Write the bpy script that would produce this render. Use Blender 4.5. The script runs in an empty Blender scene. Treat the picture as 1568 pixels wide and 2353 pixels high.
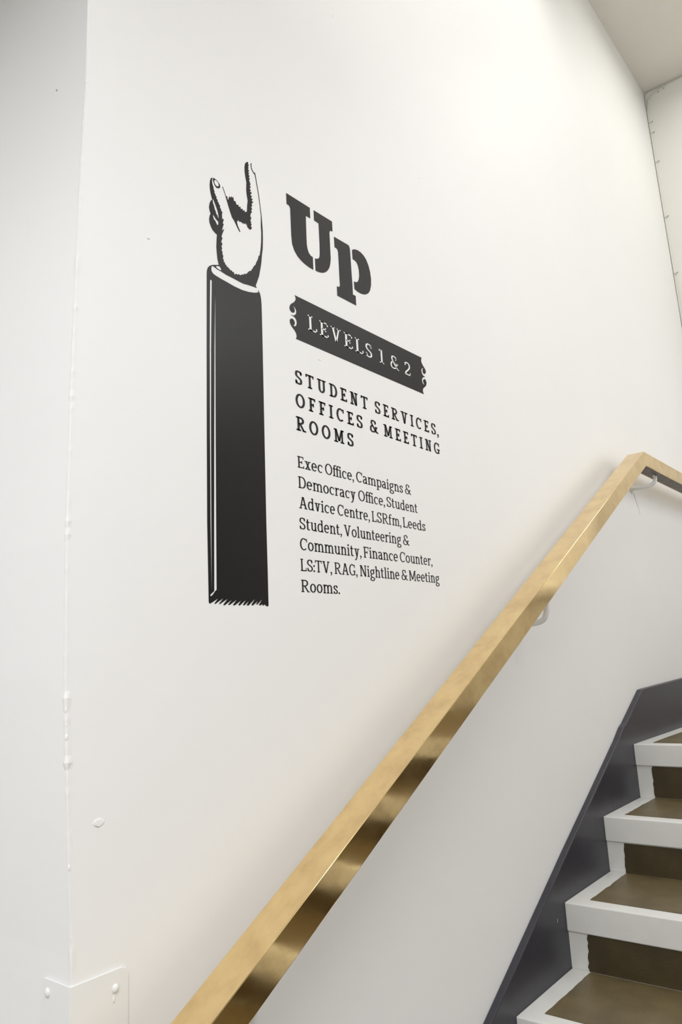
import bpy, bmesh, math, random
from mathutils import Vector, Matrix
from mathutils.geometry import tessellate_polygon

random.seed(7)
C = bpy.context.scene.collection
EYE = 1.56                       # camera height above the lower floor; z below is given relative to the eye

# ------------------------------------------------------------------ camera, world, light, exposure
yaw, pitch, roll = math.radians(51.5587), math.radians(11.218), math.radians(-3.0414)
F = Vector((math.sin(yaw)*math.cos(pitch), math.cos(yaw)*math.cos(pitch), math.sin(pitch)))
R0 = Vector((math.cos(yaw), -math.sin(yaw), 0)); U0 = R0.cross(F)
Rv = R0*math.cos(roll) + U0*math.sin(roll); Uv = -R0*math.sin(roll) + U0*math.cos(roll)
cam_d = bpy.data.cameras.new('camera'); cam = bpy.data.objects.new('camera', cam_d); C.objects.link(cam)
m = Matrix((Rv, Uv, -F)).transposed().to_4x4(); m.translation = Vector((0, -1.0, EYE)); cam.matrix_world = m
cam_d.sensor_fit = 'VERTICAL'; cam_d.sensor_height = 36; cam_d.sensor_width = 24
cam_d.lens = 1745.0/2353*36; cam_d.clip_start = 0.02
bpy.context.scene.camera = cam

w = bpy.data.worlds.new('world'); bpy.context.scene.world = w; w.use_nodes = True
w.node_tree.nodes['Background'].inputs[0].default_value = (0.9, 0.95, 1.0, 1)
w.node_tree.nodes['Background'].inputs[1].default_value = 0.1
vs = bpy.context.scene.view_settings
vs.view_transform = 'Standard'; vs.look = 'None'; vs.gamma = 1; vs.use_curve_mapping = False
vs.exposure = 0.04

def area(name, loc, target, sx, sy, power, col, spread=180):
    l = bpy.data.lights.new(name, 'AREA'); l.shape = 'RECTANGLE'; l.size = sx; l.size_y = sy
    l.energy = power; l.color = col; l.spread = math.radians(spread)
    o = bpy.data.objects.new(name, l); C.objects.link(o)
    loc = Vector(loc) + Vector((0, 0, EYE)); o.location = loc
    d = Vector(target) + Vector((0, 0, EYE)) - loc
    o.rotation_euler = d.to_track_quat('-Z', 'Y').to_euler()
    return o
# ceiling fitting over the flight, close to the sign wall; larger panels light the hall behind the camera
area('stair_light', (2.3, -0.30, 3.0), (2.3, -0.30, 0), 1.0, 0.1, 3.4, (1.0, 0.98, 0.90))
area('landing_top_fill', (3.9, -1.0, 3.3), (3.9, -1.0, 0), 1.0, 1.0, 13.0, (1.0, 0.99, 0.95))  # added overhead fill for the landing end, no fitting known there
area('stair_foot_fill', (1.0, -1.3, 3.3), (1.0, -1.3, 0), 0.8, 0.8, 15, (1.0, 0.99, 0.965))  # extra overhead lamp, added to brighten the foot of the flight
area('hall_light', (-0.9, -1.5, 1.46), (-0.9, -1.5, 0), 1.5, 1.5, 70, (0.98, 0.985, 1.0))
area('hall_side_light', (-0.9, 1.0, 1.46), (-0.9, 1.0, 0), 1.2, 1.2, 24, (0.97, 0.985, 1.0))
area('stair_fill', (2.0, -1.96, 1.5), (2.0, 0, 0.4), 1.2, 1.1, 24, (0.96, 0.965, 1.0))  # fill lamp added on the opposite side to lift the sign wall
area('far_fill', (3.5, -1.96, 1.9), (3.5, 0, 0.6), 1.2, .8, 7, (0.96, 0.965, 1.0))  # second added fill, higher up, lifting the right of the sign wall
area('landing_side_fill', (4.53, -1.35, .9), (2.9, -.35, .3), .6, .9, 7, (0.96, 0.965, 1.0))  # added fill by the far wall, for the wall below the rail

# ------------------------------------------------------------------ helpers
def mat(name, col, rough=0.6, metal=0.0, noise=0.0, nscale=8.0, bump=0.0, bscale=60.0, col2=None, spec=0.5):
    m = bpy.data.materials.new(name); m.use_nodes = True
    nt = m.node_tree; N = nt.nodes; L = nt.links; b = N['Principled BSDF']
    b.inputs['Base Color'].default_value = (*col, 1); b.inputs['Roughness'].default_value = rough
    b.inputs['Metallic'].default_value = metal; b.inputs['Specular IOR Level'].default_value = spec
    tc = N.new('ShaderNodeTexCoord')
    if noise > 0 or col2:
        n = N.new('ShaderNodeTexNoise'); n.inputs['Scale'].default_value = nscale; n.inputs['Detail'].default_value = 5
        L.new(tc.outputs['Object'], n.inputs['Vector'])
        r = N.new('ShaderNodeValToRGB'); r.color_ramp.elements[0].position = .35; r.color_ramp.elements[1].position = .68
        c2 = col2 if col2 else tuple(c*(1-noise) for c in col)
        r.color_ramp.elements[0].color = (*c2, 1); r.color_ramp.elements[1].color = (*col, 1)
        L.new(n.outputs['Fac'], r.inputs['Fac']); L.new(r.outputs['Color'], b.inputs['Base Color'])
    if bump > 0:
        n1 = N.new('ShaderNodeTexNoise'); n1.inputs['Scale'].default_value = bscale; n1.inputs['Detail'].default_value = 4
        n2 = N.new('ShaderNodeTexNoise'); n2.inputs['Scale'].default_value = 3.0; n2.inputs['Detail'].default_value = 2
        a = N.new('ShaderNodeMath'); a.operation = 'MULTIPLY_ADD'; a.inputs[1].default_value = 5.0
        L.new(tc.outputs['Object'], n1.inputs['Vector']); L.new(tc.outputs['Object'], n2.inputs['Vector'])
        L.new(n2.outputs['Fac'], a.inputs[0]); L.new(n1.outputs['Fac'], a.inputs[2])
        bp = N.new('ShaderNodeBump'); bp.inputs['Strength'].default_value = 1.0; bp.inputs['Distance'].default_value = bump
        L.new(a.outputs[0], bp.inputs['Height']); L.new(bp.outputs['Normal'], b.inputs['Normal'])
    return m

M_WALL = mat('white_emulsion', (0.865, 0.860, 0.850), 0.55, noise=0.012, nscale=2.5, bump=0.00045, bscale=30)
M_WALL2 = mat('cream_emulsion', (0.89, 0.88, 0.835), 0.6, noise=0.015, nscale=2.5, bump=0.0003)
M_CEIL = mat('ceiling_paint', (0.74, 0.715, 0.65), 0.8, noise=0.04, nscale=3, bump=0.0003)
M_GLOSS = mat('white_gloss_paint', (0.83, 0.83, 0.82), 0.28, bump=0.0002, bscale=70)
M_VINYL = mat('black_vinyl', (0.010, 0.009, 0.0085), 0.34, noise=0.1, nscale=30, spec=0.2)
M_WHITEV = mat('white_vinyl', (0.84, 0.835, 0.81), 0.5, noise=0.01, nscale=30)
M_STEP = mat('white_step_paint', (0.80, 0.80, 0.77), 0.38, noise=0.05, nscale=14, bump=0.0003, bscale=80)
M_STRING = mat('charcoal_paint', (0.034, 0.033, 0.044), 0.36, noise=0.25, nscale=7, bump=0.0003, bscale=50)
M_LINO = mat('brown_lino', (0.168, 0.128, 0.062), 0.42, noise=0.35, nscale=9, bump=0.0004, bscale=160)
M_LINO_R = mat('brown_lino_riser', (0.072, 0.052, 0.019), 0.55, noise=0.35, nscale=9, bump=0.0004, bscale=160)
M_CHIP = mat('bare_plaster', (0.66, 0.65, 0.60), 0.9, noise=0.2, nscale=40)
M_CABLE = mat('painted_cable', (0.80, 0.79, 0.73), 0.45, noise=0.03, nscale=30)
M_FLOOR = mat('hall_floor_vinyl', (0.50, 0.49, 0.47), 0.5, noise=0.2, nscale=12)
M_DIRT = mat('dark_smudge', (0.42, 0.40, 0.36), 0.8, noise=0.3, nscale=60)

def brass():
    m = bpy.data.materials.new('aged_brass'); m.use_nodes = True
    nt = m.node_tree; N = nt.nodes; L = nt.links; b = N['Principled BSDF']
    b.inputs['Metallic'].default_value = 1.0
    tc = N.new('ShaderNodeTexCoord')
    mp = N.new('ShaderNodeMapping'); mp.inputs['Rotation'].default_value = (0, math.radians(28), 0); mp.inputs['Scale'].default_value = (0.8, 1.2, 1.2)
    L.new(tc.outputs['Object'], mp.inputs['Vector'])
    n = N.new('ShaderNodeTexNoise'); n.inputs['Scale'].default_value = 16; n.inputs['Detail'].default_value = 5; n.inputs['Roughness'].default_value = .6; n.inputs['Distortion'].default_value = .15
    L.new(mp.outputs[0], n.inputs['Vector'])
    r = N.new('ShaderNodeValToRGB'); e = r.color_ramp.elements
    e[0].position = .30; e[0].color = (0.70, 0.50, 0.25, 1); e[1].position = .72; e[1].color = (0.90, 0.69, 0.35, 1)
    x = e.new(.5); x.color = (0.82, 0.61, 0.31, 1)
    L.new(n.outputs['Fac'], r.inputs['Fac']); L.new(r.outputs['Color'], b.inputs['Base Color'])
    r2 = N.new('ShaderNodeMapRange'); r2.inputs[1].default_value = .3; r2.inputs[2].default_value = .7; r2.inputs[3].default_value = .14; r2.inputs[4].default_value = .05
    L.new(n.outputs['Fac'], r2.inputs[0]); L.new(r2.outputs[0], b.inputs['Roughness'])
    n3 = N.new('ShaderNodeTexNoise'); n3.inputs['Scale'].default_value = 6; L.new(mp.outputs[0], n3.inputs['Vector'])
    bp = N.new('ShaderNodeBump'); bp.inputs['Distance'].default_value = .0006; bp.inputs['Strength'].default_value = .5
    L.new(n3.outputs['Fac'], bp.inputs['Height']); L.new(bp.outputs['Normal'], b.inputs['Normal'])
    return m
M_BRASS = brass()
M_UNDERSIDE = mat('dark_underside', (0.16, 0.125, 0.10), 0.45, metal=0.6, noise=0.5, nscale=30)  # dark brown tone for the strip under the level rail

def obj(name, verts, faces, m, parent=None, origin=(0, 0, 0), smooth=False, bevel=0.0, seg=2):
    """verts are world positions with z relative to the eye; origin likewise."""
    o3 = Vector(origin)
    me = bpy.data.meshes.new(name); me.from_pydata([tuple(Vector(v)-o3) for v in verts], [], faces); me.update()
    bm = bmesh.new(); bm.from_mesh(me); bmesh.ops.recalc_face_normals(bm, faces=bm.faces) if bevel >= 0 else None
    bm.to_mesh(me); bm.free()
    if smooth:
        for p in me.polygons: p.use_smooth = True
    me.materials.append(m)
    o = bpy.data.objects.new(name, me); C.objects.link(o)
    w = o3 + Vector((0, 0, EYE))
    if parent is None: o.location = w
    else:
        o.parent = parent; q = parent; base = Vector((0, 0, 0))
        while q: base += q.location; q = q.parent
        o.location = w - base
    if bevel > 0:
        b = o.modifiers.new('bevel', 'BEVEL'); b.width = bevel; b.segments = seg; b.limit_method = 'ANGLE'; b.angle_limit = math.radians(40)
    return o
def empty(name, origin, label=None, cat=None, parent=None):
    o = bpy.data.objects.new(name, None); C.objects.link(o); o.location = Vector(origin) + Vector((0, 0, EYE)); o.empty_display_size = .05
    if label: o['label'] = label
    if cat: o['category'] = cat
    return o
def tag(o, label=None, cat=None, group=None, kind=None):
    if label: o['label'] = label
    if cat: o['category'] = cat
    if group: o['group'] = group
    if kind: o['kind'] = kind
    return o
def box(x0, x1, y0, y1, z0, z1):
    v = [(x, y, z) for x in (x0, x1) for y in (y0, y1) for z in (z0, z1)]
    return v, [(0, 1, 3, 2), (4, 6, 7, 5), (0, 4, 5, 1), (2, 3, 7, 6), (0, 2, 6, 4), (1, 5, 7, 3)]
def prism_xz(pts, y0, y1):
    """closed outline in x,z extruded along y"""
    n = len(pts); v = [(p[0], y0, p[1]) for p in pts] + [(p[0], y1, p[1]) for p in pts]
    return v, [tuple(range(n)), tuple(range(2*n-1, n-1, -1))] + [(i, n+i, n+(i+1) % n, (i+1) % n) for i in range(n)]
def decal(name, shapes, m, parent, origin, y0=-0.0001, y1=-0.0006):
    """cut vinyl: outlines with holes in 0.1 mm units on the wall plane y = 0, with the thickness of the film"""
    V, Fc = [], []
    for outer, holes in shapes:
        loops = [outer] + holes
        L = [[Vector((p[0]*1e-4, p[1]*1e-4, 0)) for p in lp] for lp in loops]
        flat = [p for lp in L for p in lp]; b = len(V); n = len(flat)
        V += [(p.x, y1, p.y) for p in flat] + [(p.x, y0, p.y) for p in flat]
        for t in tessellate_polygon(L): Fc.append((b+t[0], b+t[1], b+t[2]))
        k = b
        for lp in L:
            q = len(lp)
            for i in range(q): Fc.append((k+i, k+(i+1) % q, n+k+(i+1) % q, n+k+i))
            k += q
    return obj(name, V, Fc, m, parent, origin)
def tube(pts, r, n=10, caps=True):
    V, Fc = [], []; pts = [Vector(p) for p in pts]; up = Vector((0, 0, 1)); prev = None
    for i, p in enumerate(pts):
        t = (pts[min(i+1, len(pts)-1)] - pts[max(i-1, 0)]).normalized()
        if prev is None:
            a = t.cross(up); a = a if a.length > .1 else t.cross(Vector((1, 0, 0))); a.normalize()
        else: a = (prev - t*prev.dot(t)).normalized()
        prev = a; bb = t.cross(a)
        rr = r[i] if isinstance(r, (list, tuple)) else r
        for k in range(n):
            th = 2*math.pi*k/n; V.append(tuple(p + (a*math.cos(th)+bb*math.sin(th))*rr))
        if i:
            o = (i-1)*n
            for k in range(n): Fc.append((o+k, o+(k+1) % n, o+n+(k+1) % n, o+n+k))
    if caps: Fc.append(tuple(range(n-1, -1, -1))); Fc.append(tuple(range(len(V)-n, len(V))))
    return V, Fc
def smooth_path(pts, k=6):
    P = [Vector(p) for p in pts]; P = [2*P[0]-P[1]] + P + [2*P[-1]-P[-2]]; out = []
    for i in range(1, len(P)-2):
        for j in range(k):
            t = j/k; a, b, c, d = P[i-1], P[i], P[i+1], P[i+2]
            out.append(.5*((2*b)+(-a+c)*t+(2*a-5*b+4*c-d)*t*t+(-a+3*b-3*c+d)*t**3))
    out.append(P[-2]); return out

# ------------------------------------------------------------------ setting
CZ, FZ, LZ = 3.374, -EYE, -0.339            # ceiling, lower floor, landing
# the outer corner of the sign wall is old plaster and wanders a little off plumb
EDGE = [(FZ, .640), (-.90, .634), (-.45, .628), (-.37, .6265), (-.20, .618), (0.0, .6105), (.20, .6085), (.45, .612), (.75, .620), (.97, .628), (1.4, .632), (CZ, .632)]
def edge_x(z):
    for (a, xa), (b, xb) in zip(EDGE, EDGE[1:]):
        if a <= z <= b: return xa + (xb-xa)*(z-a)/(b-a)
    return EDGE[-1][1]
def strip_wall(name, row, m):
    """row(z) -> list of (x,y) making a closed loop; stacked over the heights"""
    zs = [e[0] for e in EDGE]; V, Fc = [], []; n = len(row(0))
    for z in zs: V += [(p[0], p[1], z) for p in row(z)]
    for i in range(len(zs)-1):
        for k in range(n): Fc.append((i*n+k, i*n+(k+1) % n, (i+1)*n+(k+1) % n, (i+1)*n+k))
    Fc.append(tuple(range(n-1, -1, -1))); Fc.append(tuple(range(len(V)-n, len(V))))
    return tag(obj(name, V, Fc, m, origin=(0, 0, FZ)), kind='structure')
strip_wall('wall_main', lambda z: [(edge_x(z), 0), (4.78, 0), (4.78, .16), (edge_x(z), .16)], M_WALL)
strip_wall('wall_left', lambda z: [(edge_x(z), .1601), (edge_x(z)+.16, .1601), (edge_x(z)+.16, 2.6), (edge_x(z), 2.6)], M_WALL)
# far wall above the landing, leaning very slightly
v = [(4.55, 0, LZ), (4.602, 0, 1.99), (4.516, 0, CZ), (4.78, 0, CZ), (4.78, 0, LZ)]
prof = [(4.66, FZ), (4.66, LZ), (4.604, 1.99), (4.540, 2.90), (4.514, CZ), (4.78, CZ), (4.78, FZ)]
vv, ff = prism_xz(prof, -2.0, -0.0005)
tag(obj('wall_far', vv, ff, M_WALL2, origin=(4.7, -1, FZ)), kind='structure')
vv, ff = box(-3.6, 4.9, -4.2, 2.8, FZ-.12, FZ); tag(obj('floor', vv, ff, M_FLOOR, origin=(0, 0, FZ)), kind='structure')
vv, ff = box(-3.6, 4.9, -4.2, 2.8, CZ, CZ+.15); tag(obj('ceiling', vv, ff, M_CEIL, origin=(0, 0, CZ)), kind='structure')
vv, ff = box(-3.45, .55, -4.05, 2.6, 1.50, 1.62); tag(obj('ceiling_hall', vv, ff, M_CEIL, origin=(0, 0, 1.5)), kind='structure')
vv, ff = box(1.0, 4.90, -2.15, -2.0, FZ, CZ); tag(obj('wall_right', vv, ff, M_WALL2, origin=(2.8, -2.1, FZ)), kind='structure')
vv, ff = box(-3.6, -3.45, -4.2, 2.8, FZ, CZ); tag(obj('wall_hall_left', vv, ff, M_WALL, origin=(-3.5, 0, FZ)), kind='structure')
vv, ff = box(4.75, 4.9, -4.05, -2.15, FZ, CZ); tag(obj('wall_hall_right', vv, ff, M_WALL, origin=(4.8, -3, FZ)), kind='structure')
vv, ff = box(-3.45, 4.9, -4.2, -4.05, FZ, CZ); tag(obj('wall_back', vv, ff, M_WALL, origin=(0, -4.1, FZ)), kind='structure')
vv, ff = box(-3.45, .8, 2.60, 2.78, FZ, CZ); tag(obj('wall_hall_front', vv, ff, M_WALL, origin=(0, 2.7, FZ)), kind='structure')

# bare frames added round the unseen fill lamps across the flight and landing
f_ = None
for j, (a0, a1, b0, b1) in enumerate([(1.35, 2.65, 2.08, 2.13), (1.35, 2.65, .87, .92), (1.35, 1.40, .92, 2.08), (2.60, 2.65, .92, 2.08)]):
    vv, ff = box(a0, a1, -1.9995, -1.955, b0, b1)
    o = obj('fill_frame_1' if j == 0 else 'frame_bar', vv, ff, M_GLOSS, f_, (2, -2, 1.7), bevel=.002)
    if j == 0: f_ = tag(o, kind='structure')
f_ = None
for j, (a0, a1, b0, b1) in enumerate([(2.85, 4.15, 2.35, 2.40), (2.85, 4.15, 1.40, 1.45), (2.85, 2.90, 1.45, 2.35), (4.10, 4.15, 1.45, 2.35)]):
    vv, ff = box(a0, a1, -1.9995, -1.955, b0, b1)
    o = obj('fill_frame_3' if j == 0 else 'frame_bar', vv, ff, M_GLOSS, f_, (3.5, -2, 1.9), bevel=.002)
    if j == 0: f_ = tag(o, kind='structure')
f_ = None
for j, (a0, a1, b0, b1) in enumerate([(-1.80, -.90, 1.40, 1.45), (-1.80, -.90, .35, .40), (-1.80, -1.75, .40, 1.40), (-.95, -.90, .40, 1.40)]):
    vv, ff = box(4.575, 4.66, a0, a1, b0, b1)
    o = obj('fill_frame_2' if j == 0 else 'frame_bar', vv, ff, M_GLOSS, f_, (4.6, -1.35, .9), bevel=.002)
    if j == 0: f_ = tag(o, kind='structure')

# chips and filler lumps along the corner, dings on the wall
def lump(name, c, rx, ry, rz, m, parent, seed, n=14, rings=8):
    rnd = random.Random(seed); V, Fc = [], []
    for i in range(rings+1):
        ph = math.pi*(i/rings-.5)
        for k in range(n):
            th = 2*math.pi*k/n; q = 1+.10*math.sin(2*th+seed)+rnd.uniform(-.05, .05)
            V.append((c[0]+rx*q*math.cos(ph)*math.cos(th), c[1]+ry*q*math.cos(ph)*math.sin(th), c[2]+rz*math.sin(ph)*q))
    for i in range(rings):
        for k in range(n): Fc.append((i*n+k, i*n+(k+1) % n, (i+1)*n+(k+1) % n, (i+1)*n+k))
    return obj(name, V, Fc, m, parent, c, smooth=True)
wm = bpy.data.objects['wall_main']
rnd = random.Random(3)
# an uneven bead of paint down the corner
V, Fc = [], []; nz = 260; z0, z1 = -1.5, 1.05
for i in range(nz+1):
    z = z0+(z1-z0)*i/nz; x = edge_x(z)
    d = .0003+max(0, rnd.gauss(0, .0005))+.0006*max(0, math.sin(z*23)*math.sin(z*71))
    if -.02 > z > -.12: d += abs(rnd.gauss(0, .0016))
    V += [(x-d*.3, .006+d, z), (x-d, .001, z), (x+.001, -d, z), (x+.006+d, -d*.3, z), (x+.004, .004, z)]
    if i:
        o = (i-1)*5
        for k in range(5): Fc.append((o+k, o+(k+1) % 5, o+5+(k+1) % 5, o+5+k))
tag(obj('paint_bead', V, Fc, M_WALL, wm, (.62, 0, 0)), kind='stuff')
for i, (z, s) in enumerate([(.985, 1.1), (-.045, 1.1), (-.066, .9), (-.082, 1.3), (-.255, 1.1), (-.345, .7), (-.16, .7)]):
    lump('plaster_chip', (edge_x(z)+.0008, .0008, z), .0018*s, .0018*s, .0045*s, M_WALL, wm, i)
for i, (x, z, a, b, c) in enumerate([(.667, -.205, .011, .0005, .006), (.7565, .750, .0025, .0015, .0022), (1.212, .655, .006, .0006, .0016), (1.32, .62, .0012, .001, .0012), (1.70, 1.35, .0014, .001, .0022), (1.335, 1.63, .0014, .001, .0022)]):
    lump('paint_drip', (x, -.0002, z), a, b, c, M_WALL, wm, 30+i)
lump('plaster_chip', (.627, .09, 1.02), .0006, .0018, .0012, M_DIRT, bpy.data.objects['wall_left'], 77)

# ------------------------------------------------------------------ corner guard with two screws
GX = .627
g = empty('corner_guard', (GX, 0, FZ), 'white painted metal corner guard screwed round the wall edge at lower left', 'corner guard')
th, gt, zb = .0028, -.404, FZ
def guard_leg(axis, L, top0, top1):
    # leg outline along s (0 at the corner) with a clipped rounded outer corner
    out = [(0, zb), (L, zb), (L, top1-.012), (L-.0012, top1-.006), (L-.004, top1-.002), (L-.008, top1), (0, top0)]
    return out
st_ = [((GX-th, .069), (GX-.0002, .069), .012), ((GX-th, .066), (GX-.0002, .066), .004), ((GX-th, .060), (GX-.0002, .060), 0), ((GX-th, -th), (GX-.0002, -.0002), 0),
       ((GX+.079, -th), (GX+.079, -.0002), 0), ((GX+.086, -th), (GX+.086, -.0002), .004), ((GX+.089, -th), (GX+.089, -.0002), .012)]
V = []; Fc = []
for (o_, i_, dz) in st_: V += [(o_[0], o_[1], zb), (o_[0], o_[1], gt-dz), (i_[0], i_[1], gt-dz), (i_[0], i_[1], zb)]
for k in range(len(st_)-1):
    for q_ in range(4): Fc.append((k*4+q_, k*4+(q_+1) % 4, k*4+4+(q_+1) % 4, k*4+4+q_))
Fc += [(0, 1, 2, 3), (27, 26, 25, 24)]
obj('guard_plate', V, Fc, M_GLOSS, g, (GX, 0, FZ), bevel=.0006)
def screw(c, ax):
    V, Fc = [], []; n = 14
    prof = [(.0052, 0), (.0050, .0014), (.0038, .0027), (.0018, .0034), (0.0004, .0036)]
    for r_, h in prof:
        for k in range(n):
            t_ = 2*math.pi*k/n; p, q = r_*math.cos(t_), r_*1.15*math.sin(t_)
            V.append((c[0]+p, c[1]-h, c[2]+q) if ax == 'y' else (c[0]-h, c[1]+p, c[2]+q))
    for i in range(len(prof)-1):
        for k in range(n): Fc.append((i*n+k, i*n+(k+1) % n, (i+1)*n+(k+1) % n, (i+1)*n+k))
    Fc.append(tuple(range(len(V)-n, len(V))))
    return obj('screw', V, Fc, M_GLOSS, g, c, smooth=True)
screw((.694, -th, -.428), 'y'); screw((GX-th, .052, -.421), 'x')
lump('paint_drip', (.692, -th, -.441), .0022, .0012, .005, M_GLOSS, g, 5)

# ------------------------------------------------------------------ staircase
SY, WY = -.020, -1.985           # inner face of the wall string, far side of the flight
xs = [2.843, 2.487, 2.138, 1.804, 1.460, 1.115, .770]
zs_ = [-.339, -.520, -.683, -.851, -1.024, -1.200, -1.380]
st = empty('staircase', (2.0, -1.0, FZ), 'staircase of brown treads edged in white paint beside a charcoal wall string', 'staircase')
def wob(a, b, n, amp, seed):
    r_ = random.Random(seed); return [(a[0]+(b[0]-a[0])*i/n+r_.gauss(0, amp), a[1]+(b[1]-a[1])*i/n+r_.gauss(0, amp)) for i in range(n+1)]
def sheet(name, outline, place, t, m, parent, origin):
    """thin covering: outline in 2D lifted by place(u,v,h)"""
    n = len(outline); V = [place(u, v_, 0) for u, v_ in outline]+[place(u, v_, t) for u, v_ in outline]
    Fc = [tuple(range(n)), tuple(range(n, 2*n))] + [(i, n+i, n+(i+1) % n, (i+1) % n) for i in range(n)]
    return obj(name, V, Fc, m, parent, origin)
NH = .0735
for i, (x, z) in enumerate(zip(xs, zs_)):
    top = i == 0
    back = 4.600 if top else xs[i-1]+.030
    zb = zs_[i+1] if i+1 < len(zs_) else FZ
    # tread with a deep square nosing over a set back riser
    body = [(x, z), (back, z), (back, z-NH), (x+.0065, z-NH)] if False else None
    tx, tz = x, z
    vv, ff = box(tx, back, WY, SY, tz-NH, tz)
    s = obj('landing_slab' if top else 'step', vv, ff, M_STEP, st, (tx, SY, tz), bevel=.003)
    if top: s['label'] = 'white edged landing at the top of the flight'
    vv, ff = box(tx+.0065, tx+.0265, WY, SY, zb, tz-NH)
    rz = obj('riser', vv, ff, M_STEP, s, (tx, SY, zb), bevel=.001)
    f0 = tx+.048; b0 = back-.030 if not top else 4.585
    ol = wob((f0, SY-.054), (b0, SY-.054), 14, .0010, i) + wob((b0, WY+.055), (f0, WY+.055), 6, .001, i+50)
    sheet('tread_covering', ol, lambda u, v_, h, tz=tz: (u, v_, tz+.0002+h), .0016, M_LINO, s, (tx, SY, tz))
    ra = tz-NH-.002; rb = zb+.0015
    ol = wob((SY-.054, ra), (SY-.050, rb), 9, .0013, i+9) + wob((WY+.055, rb), (WY+.055, ra), 4, .001, i+70)
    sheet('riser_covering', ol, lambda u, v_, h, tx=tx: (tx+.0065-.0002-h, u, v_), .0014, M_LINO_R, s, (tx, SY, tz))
# wall string: charcoal board with raked then level top
top = [(FZ+.0, None)]
out = [(.50, FZ), (.50, -1.345+.02), (3.012, -.158+.006), (3.045, -.150), (4.60, -.112), (4.60, LZ-.2), (3.0, LZ-.2), (1.0, FZ)]
out = [(.735, FZ+.001), (.735, -1.31), (1.15, -1.098), (1.68, -.827), (2.20, -.5605), (2.42, -.452), (2.70, -.312), (2.765, -.274), (2.80, -.262), (3.012, -.159), (3.045, -.1565), (3.60, -.143), (4.598, -.118), (4.598, FZ+.001)]
vv, ff = prism_xz(out, SY-.0005, -.0004)
sk = obj('wall_string', vv, ff, M_STRING, st, (2.0, 0, FZ), bevel=.003)
sk['label'] = 'charcoal painted board along the sign wall'
# paint nicks on the string
for i, (x, z) in enumerate([(2.082, -.715), (1.878, -.868), (1.80, -.905), (1.775, -.926)]):
    lump('paint_nick', (x, SY-.0008, z), .0012, .0005, .006, M_CHIP, sk, 200+i, 6, 3)

# ------------------------------------------------------------------ brass handrail
YF, YB = -.135, -.069
xa, za = 3.038, .7575            # top of the bend
sl = .5345
def top_z(x): return za+(x-xa)*sl
x0 = .10
HV, HH = .0625, .0545
# mitred centre line: cross sections at start, bend, end
secs = [((x0, top_z(x0)), (x0, top_z(x0)-HV)), ((xa, za), (xa+(HV-HH)/sl*0+ .001, za-HV+.002)), ((4.45, za-.001), (4.45, za-.001-HH))]
secs[1] = ((xa, za), (xa+.013, za-HH))
hr = empty('handrail', (xa, -.10, .70), 'square brass handrail climbing the sign wall and levelling off at the landing', 'handrail')
V, Fc = [], []
for (t_, b_) in secs:
    V += [(t_[0], YF, t_[1]), (t_[0], YB, t_[1]), (b_[0], YB, b_[1]), (b_[0], YF, b_[1])]
for i in range(2):
    for k in range(4): Fc.append((i*4+k, i*4+(k+1) % 4, i*4+4+(k+1) % 4, i*4+4+k))
Fc += [(3, 2, 1, 0), (8, 9, 10, 11)]
obj('rail', V, Fc, M_BRASS, hr, (xa, -.10, .70), bevel=.0014, seg=3)
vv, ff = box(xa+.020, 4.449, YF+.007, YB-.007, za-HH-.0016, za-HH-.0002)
u_ = obj('underside_strip', vv, ff, M_UNDERSIDE, hr, (xa, -.1, za-HH)); u_['label'] = 'dull dark strip under the level rail'
def bracket(x, zr, zw, wall_off=0.0):
    """white rod bracket: round plate on the wall, arm out and up to the rail"""
    yc = (YF+YB)/2
    d = zr-zw
    p = smooth_path([(x+wall_off, -.002, zw), (x+wall_off*.6, -.045, zw-.003), (x, yc+.018, zw+.05*d), (x, yc+.002, zw+.38*d), (x, yc, zr-.001)], 8)
    V, Fc = tube(p, .0082, 12)
    b_ = obj('bracket', V, Fc, M_GLOSS, hr, (x, 0, zw), smooth=True)
    V, Fc = tube([(x+wall_off, -.0003, zw), (x+wall_off, -.004, zw), (x+wall_off, -.006, zw)], [.021, .021, .017], 24)
    obj('wall_plate', V, Fc, M_GLOSS, b_, (x, 0, zw))
    V, Fc = tube([(x-.022, yc, zr-.0015-.0*sl), (x+.022, yc, zr-.0015)], .004, 8)
    obj('saddle', V, Fc, M_GLOSS, b_, (x, yc, zr))
    V, Fc = tube([(x+wall_off, -.0055, zw), (x+wall_off, -.010, zw)], [.010, .008], 16)
    obj('collar', V, Fc, M_GLOSS, b_, (x, 0, zw))
bracket(3.262, za-HH-.001, .664)
bracket(2.040, top_z(2.040)-HV, top_z(2.040)-HV-.078)
bracket(.86, top_z(.86)-HV, top_z(.86)-HV-.078)
# drip run below the bracket at the landing
V, Fc = tube(smooth_path([(3.287, -.0012, .645), (3.300, -.0008, .615), (3.322, -.0008, .590), (3.335, -.0006, .560)], 5), .0012, 6)
obj('paint_drip', V, Fc, M_WALL, wm, (3.3, 0, .6))

lump('paint_drip', (2.031, -.0003, -.012), .004, .0008, .014, M_WALL, wm, 91)

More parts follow.
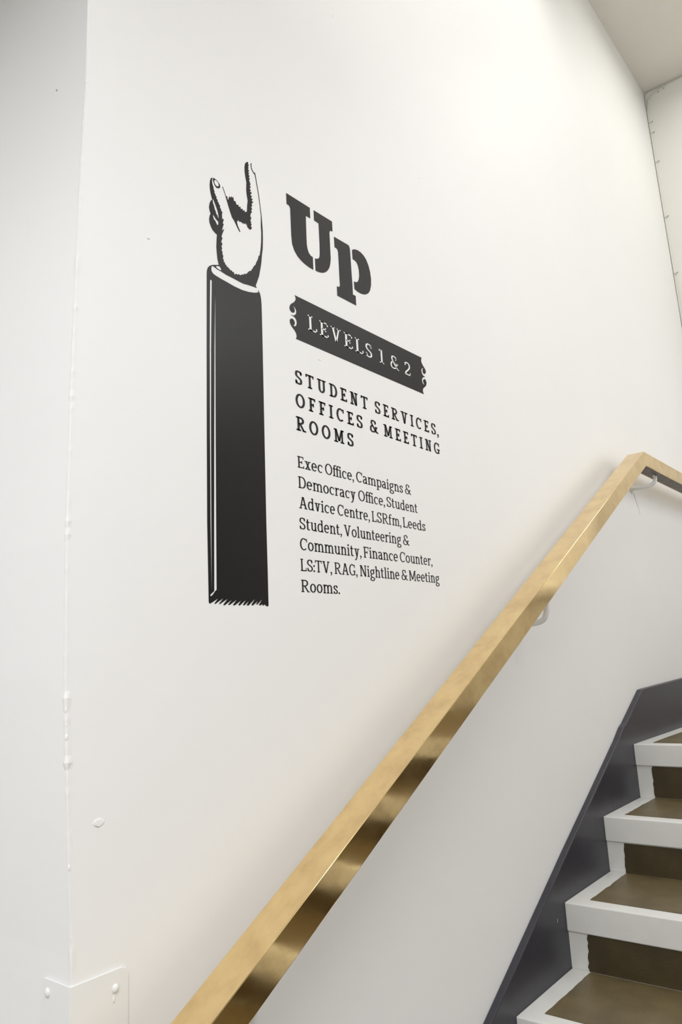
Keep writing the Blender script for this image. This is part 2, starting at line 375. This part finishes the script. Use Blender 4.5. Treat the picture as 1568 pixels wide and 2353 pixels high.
# ------------------------------------------------------------------ cable clipped to the far wall
def far_x(z):
    P = [(LZ, 4.66), (1.99, 4.604), (2.90, 4.540), (CZ, 4.514)]
    for (a, xa_), (b, xb_) in zip(P, P[1:]):
        if a <= z <= b: return xa_+(xb_-xa_)*(z-a)/(b-a)
    return 4.514
cb = empty('cable', (4.6, -.02, 0), 'thin cream painted cable clipped down the corner and under the ceiling of the far wall', 'cable')
pts = [(-.0058, z) for z in (-.13, .3, .8, 1.3, 1.8, 2.2, 2.5, 2.8, 2.95, 3.1, 3.22)] + [(-.013, 3.28), (-.022, 3.315), (-.040, 3.335), (-.075, 3.350), (-.12, 3.357), (-.2, 3.360), (-.4, 3.360), (-.8, 3.360), (-1.9, 3.360)]
V, Fc = tube(smooth_path([(far_x(z)-.004, y, z) for y, z in pts], 4), .0042, 8)
obj('cable_run', V, Fc, M_CABLE, cb, (4.6, -.02, 0), smooth=True)
V, Fc = tube(smooth_path([(far_x(z)-.003, y, z) for y, z in [(-.004, 3.0), (-.004, 3.25), (-.006, 3.34), (-.02, 3.366), (-.06, 3.369), (-.12, 3.370), (-.4, 3.370), (-1.9, 3.370)]], 4), .003, 8)
obj('cable_run', V, Fc, M_CABLE, cb, (4.6, -.02, 0), smooth=True)
for y, z in [(-.0105, 3.17), (-.0105, 3.10), (-.0105, 2.905), (-.0105, 2.545), (-.0105, 2.183), (-.0105, 1.80), (-.085, 3.352), (-.118, 3.358), (-.36, 3.361)]:
    x = far_x(z); vert = z < 3.3
    if vert: vv, ff = box(x-.011, x, y-.008, y+.006, z-.004, z+.004)
    else: vv, ff = box(x-.011, x, y-.004, y+.004, z-.008, z+.010)
    c_ = obj('cable_clip', vv, ff, M_CABLE, cb, (x, y, z), bevel=.0015)
    if vert: V, Fc = tube([(x-.004, y-.008, z), (x-.005, y-.018, z)], .0022, 6)
    else: V, Fc = tube([(x-.005, y, z-.008), (x-.005, y, z-.016)], .002, 6)
    obj('nail', V, Fc, M_DIRT, c_, (x, y, z))

# ------------------------------------------------------------------ slab serif letters, drawn as strokes (cap height 1)
class Pen:
    def __init__(s, sv, sh, ser, xh=.72): s.sv, s.sh, s.ser, s.xh = sv, sh, ser, xh; s.P = []
    def rect(s, x0, y0, x1, y1): s.P.append(([(x0, y0), (x1, y0), (x1, y1), (x0, y1)], [(0, 1, 2, 3)]))
    def V(s, x, y0, y1): s.rect(x-s.sv/2, y0, x+s.sv/2, y1)
    def H(s, y, x0, x1): s.rect(x0, y, x1, y+s.sh)
    def slab(s, x, y, l=1, r=1):
        h = s.sh*.85
        if y > .01: y -= h
        elif y < 0: pass
        s.rect(x-s.sv/2-s.ser*l, y, x+s.sv/2+s.ser*r, y+h)
    def diag(s, x0, y0, x1, y1, k=1.05):
        d = s.sv*k/2; s.P.append(([(x0-d, y0), (x0+d, y0), (x1+d, y1), (x1-d, y1)], [(0, 1, 2, 3)]))
    def stroke(s, pts, k=1.0, closed=False):
        n = len(pts); L, R = [], []
        for i, (x, y) in enumerate(pts):
            if closed: a, b = pts[i-1], pts[(i+1) % n]
            else: a, b = pts[max(i-1, 0)], pts[min(i+1, n-1)]
            tx, ty = b[0]-a[0], b[1]-a[1]; l = math.hypot(tx, ty) or 1; nx, ny = -ty/l, tx/l
            q = math.sqrt((s.sv*nx)**2+(s.sh*ny)**2); ox, oy = s.sv**2*nx/q/2*k, s.sh**2*ny/q/2*k
            L.append((x+ox, y+oy)); R.append((x-ox, y-oy))
        F = [(i, i+1, n+i+1, n+i) for i in range(n-1)]
        if closed: F.append((n-1, 0, n, 2*n-1))
        s.P.append((L+R, F))
    def curve(s, pts, k=1.0): s.stroke([(p.x, p.y) for p in smooth_path([(a, b, 0) for a, b in pts], 5)], k)
    def arc(s, cx, cy, rx, ry, a0, a1, n=12, k=1.0):
        s.stroke([(cx+rx*math.cos(math.radians(a0+(a1-a0)*i/n)), cy+ry*math.sin(math.radians(a0+(a1-a0)*i/n))) for i in range(n+1)], k)
    def oval(s, cx, cy, rx, ry, n=24): s.stroke([(cx+rx*math.cos(2*math.pi*i/n), cy+ry*math.sin(2*math.pi*i/n)) for i in range(n)], 1, True)
    def dot(s, x, y, r):
        n = 8; s.P.append(([(x+r*math.cos(2*math.pi*i/n), y+r*math.sin(2*math.pi*i/n)) for i in range(n)], [tuple(range(n))]))

def glyph(ch, p):
    """draws into p, returns the width"""
    sv, sh, se, xh = p.sv, p.sh, p.ser, p.xh
    a = se+sv/2; tk = sh*.85; q = sh*.5
    def arm(x1, y, up, ln=.22):      # tick at the end of an arm
        if up: p.rect(x1-tk, y, x1, y+ln)
        else: p.rect(x1-tk, y-ln, x1, y)
    if ch == 'L': p.V(a, 0, 1); p.slab(a, 0); p.slab(a, 1); p.H(0, a, .58); arm(.58, 0, 1, .27); return .58
    if ch in 'EF':
        W = .60; p.V(a, 0, 1); p.slab(a, 1); p.H(1-sh, a, W-.03); arm(W-.03, 1, 0); p.H(.5-q, a, W-.16); p.rect(W-.16-tk, .37, W-.16, .63); p.slab(a, 0)
        if ch == 'E': p.H(0, a, W); arm(W, 0, 1)
        return W if ch == 'E' else W-.03
    if ch == 'I': p.V(a, 0, 1); p.slab(a, 0); p.slab(a, 1); return 2*a
    if ch == 'T': W = .68; p.V(W/2, 0, 1); p.slab(W/2, 0); p.H(1-sh, 0, W); arm(tk, 1, 0); arm(W, 1, 0); return W
    if ch == 'U':
        W = .76; b = W-a; p.V(a, .3, 1); p.V(b, .3, 1); p.slab(a, 1); p.slab(b, 1); p.arc((a+b)/2, .32, (b-a)/2, .32-q, 180, 360); return W
    if ch == 'D':
        W = .72; p.V(a, 0, 1); p.slab(a, 0, 1, 0); p.slab(a, 1, 1, 0); p.H(0, a, W*.5); p.H(1-sh, a, W*.5); p.arc(W*.5, .5, W*.5-sv/2, .5-q, -90, 90, 16); return W
    if ch == 'R':
        W = .72; p.V(a, 0, 1); p.slab(a, 0); p.slab(a, 1, 1, 0); p.H(1-sh, a, W*.5); p.H(.46, a, W*.5); p.arc(W*.5, .73+sh*.1, W*.40-sv/2, .27-q*1.1, -90, 90)
        p.diag(W*.46, .48, W-sv*.6, 0); p.slab(W-sv*.5, 0, .3, .7); return W+se*.4
    if ch == 'N':
        W = .78; b = W-a; p.P.append(([(a-sv/2, 1), (a+sv*.75, 1), (b+sv/2, 0), (b-sv*.75, 0)], [(0, 1, 2, 3)])); s0 = p.sv; p.sv = sv*.82
        p.V(a, 0, 1); p.V(b, 0, 1); p.slab(a, 0); p.slab(b, 1); p.slab(a, 1, 1, 0); p.sv = s0; return W
    if ch == 'M':
        W = .94; b = W-a; c = W/2; s0 = p.sv; p.sv = sv*.85; p.V(a, 0, 1); p.V(b, 0, 1); p.slab(a, 0); p.slab(b, 0); p.slab(a, 1, 1, 0); p.slab(b, 1, 0, 1)
        p.sv = s0*.95; p.diag(a+sv*.1, 1, c, .12); p.diag(b-sv*.1, 1, c, .12); p.sv = s0; return W
    if ch == 'A':
        W = .80; c = W/2; p.diag(a, 0, c-sv*.12, 1, .85); p.diag(W-a, 0, c+sv*.12, 1, 1.1); p.H(.30, a+.07, W-a-.07); p.slab(a, 0); p.slab(W-a, 0); p.rect(c-sv*.9, 1-tk, c+sv*.4, 1); return W
    if ch == 'V': W = .78; c = W/2; p.diag(a, 1, c, 0, 1.1); p.diag(W-a, 1, c, 0, .85); p.slab(a, 1); p.slab(W-a, 1); return W
    if ch == 'O': W = .76; p.oval(W/2, .5, W/2-sv/2, .51-q); return W
    if ch in 'CG':
        W = .68; p.arc(W/2+.02, .5, W/2-sv/2+.02, .51-q, 48, 312 if ch == 'C' else 300, 20); p.rect(W-tk*1.1, .68, W, .97)
        if ch == 'G': W = .74; p.V(W-a*.9, .03, .40); p.slab(W-a*.9, .44, 1.2, .8)
        return W
    if ch == 'S':
        W = .58; p.curve([(W-.08, .76), (W-.13, .90), (W/2-.01, 1-q), (.13, .90), (sv/2+.01, .74), (.13, .60), (W/2, .50), (W-.13, .39), (W-sv/2-.01, .25), (W-.13, .10), (W/2, q), (.13, .09), (.08, .24)])
        p.rect(W-.06-tk, .70, W-.06, .97); p.rect(.03, .03, .03+tk, .31); return W
    if ch == '&':
        W = .84; p.curve([(.60, .76), (.57, .90), (.40, 1-q), (.24, .92), (.19, .76), (.26, .60), (.45, .36), (.62, .16), (.78, .03)])
        p.curve([(.30, .55), (.13, .44), (sv/2, .26), (.13, .09), (.34, q), (.54, .12), (.63, .30), (.66, .46)]); p.rect(.54, .40, .82, .40+tk); p.rect(.53, .68, .53+tk*1.2, .86); p.slab(.80, 0, .2, .1); return W
    if ch == '1': W = .40; c = W*.58; p.V(c, 0, 1); p.slab(c, 0, 1.3, 1.3); p.H(1-sh, .03, c); p.rect(.03, .86, .03+tk, 1-q); return W
    if ch == '2':
        W = .60; p.curve([(.09, .74), (.12, .90), (.30, 1-q), (.47, .90), (.53, .74), (.48, .56), (.30, .36), (.14, .20), (.08, .05)]); p.H(0, .03, W); arm(W, 0, 1, .24); p.rect(.02, .70, .02+tk, .84); return W
    if ch == ',': p.dot(.10, .07, sv*.62); p.curve([(.12+sv*.2, .08), (.14, -.04), (.05, -.18)], .6); return .22
    if ch == '.': p.dot(.09, .07, sv*.68); return .18
    if ch == ':': p.dot(.09, .07, sv*.68); p.dot(.09, .50, sv*.68); return .18
    # ---- lower case
    def nshoulder(x0, x1): p.curve([(x0, xh*.74), (x0+(x1-x0)*.30, xh*.93), (x0+(x1-x0)*.62, xh-q), (x1-sv*.25, xh*.84), (x1, xh*.62)]); p.V(x1, 0, xh*.64)
    if ch == 'i': p.V(a, 0, xh); p.slab(a, 0); p.slab(a, xh, 1, 0); p.dot(a, .93, sv*.72); return 2*a
    if ch == 'l': p.V(a, 0, 1.03); p.slab(a, 0); p.slab(a, 1.03, 1, 0); return 2*a
    if ch in 'nmh':
        top_ = 1.03 if ch == 'h' else xh; d = .34; p.V(a, 0, top_); p.slab(a, 0); p.slab(a, top_, 1, 0); nshoulder(a, a+d); p.slab(a+d, 0)
        if ch == 'm': nshoulder(a+d, a+2*d); p.slab(a+2*d, 0); return 2*a+2*d
        return 2*a+d
    if ch == 'u':
        d = .34; p.V(a, .2, xh); p.slab(a, xh, 1, 0); p.curve([(a, .24), (a+.03, .10), (a+d*.42, q), (a+d*.75, .07), (a+d, .20)]); p.V(a+d, 0, xh); p.slab(a+d, xh, 1, 0); p.slab(a+d, 0, 0, 1); return 2*a+d
    if ch == 'r': p.V(a, 0, xh); p.slab(a, 0); p.slab(a, xh, 1, 0); p.curve([(a, xh*.66), (a+.10, xh*.9), (a+.20, xh-q), (a+.27, xh*.93)]); p.rect(a+.27-tk*.4, xh*.76, a+.27+tk*.6, xh); return a+.29
    if ch == 'o': W = .56; p.oval(W/2, xh/2, W/2-sv/2, xh/2-q+.01); return W
    if ch == 'c': W = .50; p.arc(W/2+.02, xh/2, W/2-sv/2+.02, xh/2-q+.01, 50, 310, 16); p.rect(W-tk-.01, xh*.70, W-.01, xh*.92); return W
    if ch == 'e': W = .53; p.arc(W/2, xh/2, W/2-sv/2, xh/2-q+.01, 0, 315, 18); p.H(xh*.46, sv*.6, W-sv*.25); return W
    if ch == 'a':
        W = .52; b = W-a; p.V(b, 0, xh*.7); p.slab(b, 0, 0, 1); p.curve([(b, xh*.66), (b-.04, xh*.88), (b-.18, xh-q), (.10, xh*.90), (.09, xh*.78)]); p.curve([(b, xh*.55), (b-.17, xh*.55), (.10, xh*.43), (sv/2, xh*.24), (.12, .05), (b-.19, q), (b-.06, .08), (b, .18)]); return W
    if ch == 'd': W = .60; b = W-a; p.V(b, 0, 1.03); p.slab(b, 0, 0, 1); p.slab(b, 1.03, 1, 0); p.curve([(b, xh*.80), (b-.13, xh-q), (.15, xh*.90), (sv/2, xh*.5), (.14, .07), (b-.15, q), (b, .15)]); return W
    if ch == 'p': W = .60; p.V(a, -.30, xh); p.slab(a, -.30); p.slab(a, xh, 1, 0); p.curve([(a, xh*.80), (a+.14, xh-q), (W-.13, xh*.90), (W-sv/2, xh*.5), (W-.13, .08), (a+.14, q), (a, .14)]); return W
    if ch == 'g':
        W = .54; p.oval(W*.47, xh*.66, W*.47-sv*.6, xh*.32-q); p.curve([(.16, xh*.36), (.09, xh*.20), (.18, .03), (.36, -.03), (.48, -.12), (.42, -.27), (.24, -.31), (.08, -.26), (.06, -.14), (.16, -.02)]); p.H(xh-sh*.95, W*.66, W+.01); return W
    if ch == 's':
        W = .45; p.curve([(W-.07, xh*.74), (W-.12, xh*.92), (W/2, xh-q), (.10, xh*.88), (.09, xh*.68), (W/2, xh*.50), (W-.09, xh*.34), (W-.10, xh*.12), (W/2, q), (.11, .06), (.07, xh*.24)]); p.rect(W-.05-tk, xh*.70, W-.05, xh*.96); p.rect(.02, .03, .02+tk, xh*.30); return W
    if ch == 't': p.V(a, .12, .92); p.H(xh-sh, 0, a+.20); p.curve([(a, .20), (a+.03, .06), (a+.12, q), (a+.22, .06)]); return a+.23
    if ch == 'f': p.V(a, 0, .80); p.slab(a, 0); p.H(xh-sh, 0, a+.21); p.curve([(a, .76), (a+.03, .93), (a+.14, 1.0), (a+.25, .95)]); return a+.24
    if ch in 'vy':
        W = .58; c = W/2; p.diag(a, xh, c, 0, 1.05); p.diag(W-a, xh, c, 0, .85); p.slab(a, xh); p.slab(W-a, xh)
        if ch == 'y': p.curve([(c+.02, .06), (c-.06, -.16), (c-.14, -.29), (c-.25, -.27)], .9)
        return W
    if ch == 'x': W = .58; p.diag(a, xh, W-a, 0, 1.1); p.diag(W-a, xh, a, 0, .85); [p.slab(x_, y_) for x_ in (a, W-a) for y_ in (0, xh)]; return W
    return .3

def word(text, x0, x1, z, cap, style, parent, name, m=M_VINYL, y=-.0005, per_letter=True, track=.07):
    gl = []; cur = 0; ends = []
    for i, ch in enumerate(text):
        p = Pen(*style); W = glyph(ch, p); tr = track
        if ch in '.,:' or (i+1 < len(text) and text[i+1] in '.,:'): tr = track*.45
        if ch == 'f' and i+1 < len(text) and text[i+1] in 'fi': tr = -.05
        gl.append((ch, cur, W, p.P)); cur += W+tr; last = tr
    tot = cur-last; s = (x1-x0)/tot
    allV, allF = [], []
    for ch, cx, W, P in gl:
        V, Fc = [], []
        for pts, fs in P:
            b = len(V); V += [(x0+(cx+u)*s, y, z+v_*cap) for u, v_ in pts]
            for f in fs: Fc.append(tuple(b+i for i in f))
        if per_letter:
            me_o = obj(name, V, Fc, m, parent, (x0+cx*s, y, z))
        else:
            b = len(allV); allV += V; allF += [tuple(b+i for i in f) for f in Fc]
    if not per_letter: obj(name, allV, allF, m, parent, (x0, y, z))

# ------------------------------------------------------------------ wall graphics (cut vinyl)
ARM = [
  ([(9085,9472),(9052,9435),(9030,9375),(9019,9273),(9025,9179),(9043,9092),(9067,9021),(9076,8987),(9072,8966),(9046,8958),(9010,8883),(8991,8788),(9003,8717),(9027,8662),(9003,8603),(8988,8530),(8994,8457),(9026,8388),(9070,8328),(9126,8296),(9182,8278),(9171,8183),(9158,8017),(9166,7898),(9178,7771),(9211,7646),(9131,7616),(9040,7579),(8972,7532),(8926,7475),(8905,7402),(8900,7309),(8886,6706),(8865,5829),(8829,4145),(8801,2544),(8802,1372),(8802,1150),(8811,1126),(8832,1119),(8855,1130),(9021,1214),(8933,1126),(8944,1115),(8957,1121),(9146,1225),(9039,1124),(9048,1113),(9059,1119),(9246,1217),(9136,1108),(9154,1097),(9176,1103),(9348,1205),(9252,1115),(9269,1104),(9288,1110),(9463,1206),(9367,1111),(9388,1100),(9414,1106),(9568,1194),(9497,1114),(9516,1103),(9539,1109),(9689,1212),(9612,1117),(9629,1106),(9650,1112),(9761,1187),(9705,1116),(9727,1105),(9753,1112),(9922,1238),(9823,1122),(9843,1111),(9867,1117),(9996,1199),(9946,1141),(9960,1129),(9979,1136),(10117,1241),(10015,1127),(10035,1116),(10060,1122),(10097,1140),(10126,1113),(10163,1142),(10188,1122),(10220,1105),(10249,1105),(10265,1121),(10273,1748),(10280,2708),(10302,4005),(10326,5352),(10343,6278),(10349,6669),(10353,7033),(10353,7239),(10344,7358),(10324,7449),(10294,7487),(10263,7518),(10278,7493),(10269,7463),(10165,7417),(10007,7375),(9823,7348),(9614,7347),(9409,7364),(9266,7373),(9125,7388),(9055,7407),(9021,7440),(9013,7494),(9023,7539),(9045,7565),(9087,7558),(9157,7540),(9270,7532),(9399,7513),(9590,7510),(9769,7501),(9859,7500),(9982,7522),(10138,7541),(10233,7547),(10203,7588),(10255,7706),(10309,7837),(10348,7989),(10387,8154),(10415,8350),(10446,8514),(10461,8724),(10465,8929),(10458,9080),(10448,9230),(10445,9271),(10427,9418),(10406,9595),(10382,9759),(10355,9902),(10328,10035),(10307,10149),(10290,10203),(10267,10186),(10229,10214),(10199,10260),(10191,10319),(10200,10371),(10177,10366),(10172,10309),(10185,10243),(10222,10189),(10285,10148),(10312,10027),(10339,9894),(10366,9751),(10392,9587),(10413,9411),(10427,9263),(10425,9160),(10416,9014),(10422,8860),(10409,8651),(10384,8468),(10349,8308),(10323,8307),(10300,8222),(10251,8133),(10209,8039),(10184,8026),(10129,7936),(10076,7861),(10032,7843),(9974,7776),(9929,7731),(9902,7740),(9867,7698),(9824,7688),(9780,7650),(9732,7659),(9701,7631),(9666,7646),(9641,7612),(9611,7613),(9609,7647),(9568,7643),(9542,7665),(9506,7652),(9489,7681),(9454,7679),(9449,7707),(9414,7690),(9409,7726),(9374,7727),(9369,7767),(9340,7761),(9344,7811),(9319,7820),(9333,7890),(9310,7911),(9314,7969),(9289,7986),(9307,8042),(9289,8068),(9317,8137),(9286,8171),(9323,8266),(9295,8283),(9329,8377),(9373,8480),(9343,8460),(9309,8413),(9339,8516),(9364,8580),(9339,8593),(9370,8696),(9326,8683),(9323,8771),(9336,8835),(9308,8846),(9301,8882),(9274,8903),(9278,8949),(9245,8972),(9242,8995),(9214,9010),(9217,9046),(9186,9060),(9191,9101),(9164,9112),(9163,9141),(9137,9157),(9140,9197),(9118,9230),(9114,9277),(9095,9311),(9082,9353),(9080,9401),(9089,9464)],
   [[(9096,9019),(9126,8968),(9164,8899),(9203,8821),(9227,8746),(9236,8658),(9216,8658),(9200,8704),(9173,8721),(9161,8763),(9133,8808),(9118,8867),(9095,8914),(9087,8959)],[(9084,8674),(9112,8654),(9157,8607),(9227,8572),(9221,8512),(9194,8488),(9168,8517),(9146,8555),(9110,8572),(9091,8615)],[(9130,7581),(9159,7605),(9230,7627),(9251,7607),(9275,7575),(9257,7550),(9200,7551),(9150,7566)],[(8978,7250),(9015,7256),(9025,7237),(8998,6568),(8973,5862),(8930,4166),(8897,2555),(8875,1376),(8869,1375),(8874,2553),(8900,4159),(8936,5851),(8961,6732)],[(9105,7115),(9102,6782),(9080,5894),(9043,4189),(9011,2568),(8989,1365),(8953,1337),(8922,1302),(8886,1263),(8846,1246),(8831,1257),(8857,1288),(8898,1316),(8930,1339),(8958,2562),(9002,4180),(9053,5886),(9090,6778)]]),
  ([(9349,9401),(9365,9407),(9404,9328),(9443,9244),(9479,9241),(9487,9186),(9507,9186),(9534,9278),(9563,9263),(9592,9307),(9612,9286),(9640,9320),(9661,9233),(9696,9252),(9730,9182),(9780,9208),(9789,9165),(9835,9191),(9846,9144),(9896,9173),(9899,9132),(9950,9165),(9957,9126),(10021,9166),(10033,9313),(10053,9434),(10030,9545),(10019,9662),(10031,9843),(10007,9954),(9990,10069),(9991,10193),(10013,10277),(10060,10333),(10096,10347),(10097,10306),(10115,10279),(10090,10240),(10107,10217),(10087,10176),(10117,10155),(10093,10112),(10114,10092),(10095,10051),(10130,10038),(10101,9987),(10135,9973),(10105,9922),(10133,9904),(10125,9880),(10153,9863),(10121,9811),(10154,9797),(10117,9742),(10153,9714),(10121,9672),(10177,9677),(10131,9595),(10181,9596),(10147,9536),(10200,9536),(10164,9478),(10214,9476),(10159,9409),(10178,9377),(10145,9326),(10172,9293),(10136,9240),(10165,9223),(10126,9170),(10111,9107),(10140,9070),(10107,9004),(10134,8971),(10117,8948),(10142,8929),(10124,8891),(10117,8881),(10148,8854),(10127,8818),(10101,8793),(10063,8796),(10014,8824),(10010,8862),(9978,8863),(9973,8885),(9928,8843),(9906,8858),(9878,8839),(9842,8859),(9798,8834),(9780,8862),(9743,8830),(9727,8793),(9751,8720),(9786,8667),(9815,8616),(9796,8612),(9749,8660),(9691,8743),(9645,8800),(9598,8838),(9553,8932),(9508,9039),(9470,9138),(9420,9267),(9370,9370)],
   []),
  ([(9110,9475),(9145,9481),(9203,9473),(9249,9447),(9289,9413),(9293,9371),(9281,9338),(9233,9307),(9187,9303),(9147,9337),(9120,9392),(9107,9434)],
   [[(9138,9435),(9174,9470),(9214,9469),(9248,9437),(9261,9395),(9252,9361),(9211,9338),(9170,9349),(9142,9384)]]),
]
UP_U = [
  ([(11252,10198),(12040,10209),(12038,9942),(11886,9937),(11879,9695),(11874,9407),(11872,9218),(11891,9116),(11929,9038),(11991,8993),(12063,8984),(12059,8676),(11916,8679),(11747,8707),(11644,8742),(11542,8792),(11444,8889),(11380,9023),(11365,9215),(11364,9524),(11367,9867),(11349,9913),(11309,9933),(11253,9930)],
   []),
  ([(12175,10212),(12836,10226),(12834,9965),(12773,9957),(12735,9932),(12715,9882),(12715,9660),(12712,9414),(12711,9218),(12686,9079),(12650,8975),(12611,8912),(12561,8848),(12476,8776),(12370,8724),(12245,8692),(12139,8688),(12140,8987),(12201,9002),(12258,9032),(12300,9081),(12319,9169),(12330,9414),(12331,9736),(12330,9947),(12173,9953)],
   []),
]
UP_P = [
  ([(12882,9852),(13404,9868),(13441,9863),(13463,9839),(13482,9771),(13487,9537),(13490,9152),(13498,8823),(13493,8602),(13602,8603),(13600,8355),(12885,8350),(12890,8588),(12918,8588),(12951,8594),(12996,8622),(13007,8670),(13006,8881),(13009,9209),(13009,9505),(12990,9564),(12944,9585),(12884,9580)],
   []),
  ([(13567,9798),(13613,9831),(13679,9862),(13782,9886),(13911,9883),(14029,9846),(14134,9768),(14214,9644),(14265,9491),(14287,9310),(14269,9131),(14214,8973),(14124,8860),(14000,8785),(13843,8747),(13690,8745),(13573,8773),(13568,8969),(13636,8975),(13715,9014),(13768,9093),(13799,9206),(13798,9358),(13769,9466),(13712,9536),(13638,9557),(13570,9554)],
   []),
]
BANNER = [
  ([(11382,7813),(11400,7801),(11416,7766),(11417,7729),(11401,7692),(11347,7630),(11271,7576),(11225,7523),(11204,7463),(11216,7409),(11260,7377),(11296,7376),(11332,7386),(11360,7406),(11369,7441),(11364,7487),(11343,7517),(11312,7529),(11341,7538),(11381,7520),(11408,7487),(11420,7443),(11408,7392),(11370,7347),(11314,7317),(11234,7307),(11284,7304),(11349,7295),(11397,7261),(11418,7215),(11416,7162),(11396,7113),(11358,7084),(11326,7077),(11307,7088),(11338,7110),(11353,7152),(11344,7196),(11306,7228),(11258,7230),(11218,7206),(11199,7168),(11198,7131),(11217,7080),(11268,7029),(11337,6984),(11381,6935),(11399,6884),(11392,6840),(11367,6803),(16368,6816),(16337,6857),(16325,6909),(16358,6973),(16428,7026),(16509,7089),(16542,7168),(16524,7233),(16479,7264),(16426,7249),(16386,7217),(16376,7180),(16394,7136),(16435,7098),(16393,7094),(16352,7111),(16325,7159),(16332,7231),(16383,7287),(16498,7332),(16414,7337),(16354,7377),(16330,7433),(16332,7490),(16376,7541),(16437,7561),(16402,7523),(16389,7464),(16412,7417),(16471,7402),(16527,7438),(16556,7503),(16517,7563),(16429,7630),(16371,7691),(16352,7763),(16389,7844)],
   []),
]

e = empty('arm_graphic', (.95, 0, .10), 'black and white graphic of a raised hand pointing up from a long dark sleeve', 'wall graphic')
decal('sleeve_and_hand', [ARM[0]], M_VINYL, e, (.95, 0, .10))
decal('finger_shading', [ARM[1]], M_VINYL, e, (1.02, 0, .85))
decal('fingernail', [ARM[2]], M_VINYL, e, (.93, 0, .9))
e = empty('up_lettering', (1.15, 0, .80), 'large black slab serif word Up above the ticket shaped banner', 'lettering')
decal('letter', UP_U, M_VINYL, e, (1.15, 0, .85)); decal('letter', UP_P, M_VINYL, e, (1.3, 0, .80))
e = empty('level_banner', (1.37, 0, .70), 'black ticket shaped banner with white text reading LEVELS 1 & 2', 'wall graphic')
decal('banner_plate', BANNER, M_VINYL, e, (1.37, 0, .70))
CAPS_W = (.135, .085, .085); HEAD = (.17, .12, .10); BODY = (.125, .080, .075)
for t_, x0_, x1_ in [('L', 1.1779, 1.2081), ('E', 1.2171, 1.2477), ('V', 1.2565, 1.2924), ('E', 1.3037, 1.3362), ('L', 1.3453, 1.3768), ('S', 1.3860, 1.4122), ('1', 1.4392, 1.4600), ('&', 1.4883, 1.5232), ('2', 1.5505, 1.5775)]:
    word(t_, x0_, x1_, .7147, .035, CAPS_W, e, 'letter', M_WHITEV, -.0011)
e = empty('heading_lettering', (1.13, 0, .47), 'bold black capitals reading STUDENT SERVICES, OFFICES & MEETING ROOMS', 'lettering')
for t_, x0_, x1_, z_ in [('STUDENT', 1.1288, 1.3822, .5783), ('SERVICES,', 1.4102, 1.6962, .5783), ('OFFICES', 1.1273, 1.3573, .5270), ('&', 1.3854, 1.4159, .5270), ('MEETING', 1.4407, 1.6951, .5270), ('ROOMS', 1.1262, 1.3187, .4758)]:
    word(t_, x0_, x1_, z_, .0305, HEAD, e, 'letter', track=.30)
e = empty('directory_lettering', (1.12, 0, .14), 'seven lines of small black text listing offices from Exec Office to Rooms', 'lettering')
for t_, x0_, x1_, z_ in [('Exec', 1.1251, 1.2044, .3960), ('Office,', 1.2127, 1.3129, .3960), ('Campaigns', 1.3209, 1.5060, .3960), ('&', 1.5151, 1.5400, .3960),
    ('Democracy', 1.1248, 1.3151, .3532), ('Office,', 1.3247, 1.4268, .3532), ('Student', 1.4332, 1.5641, .3532),
    ('Advice', 1.1244, 1.2389, .3108), ('Centre,', 1.2478, 1.3638, .3108), ('LSRfm,', 1.3710, 1.4891, .3108), ('Leeds', 1.4958, 1.5954, .3108),
    ('Student,', 1.1233, 1.2594, .2677), ('Volunteering', 1.2666, 1.4827, .2677), ('&', 1.4915, 1.5167, .2677),
    ('Community,', 1.1223, 1.3247, .2254), ('Finance', 1.3320, 1.4646, .2254), ('Counter,', 1.4733, 1.6158, .2254),
    ('LS:TV,', 1.1212, 1.2198, .1831), ('RAG,', 1.2277, 1.3064, .1831), ('Nightline', 1.3147, 1.4657, .1831), ('&', 1.4748, 1.4990, .1831), ('Meeting', 1.5062, 1.6415, .1831),
    ('Rooms.', 1.1208, 1.2418, .1412)]:
    word(t_, x0_, x1_, z_, .0243, BODY, e, 'word', per_letter=False)
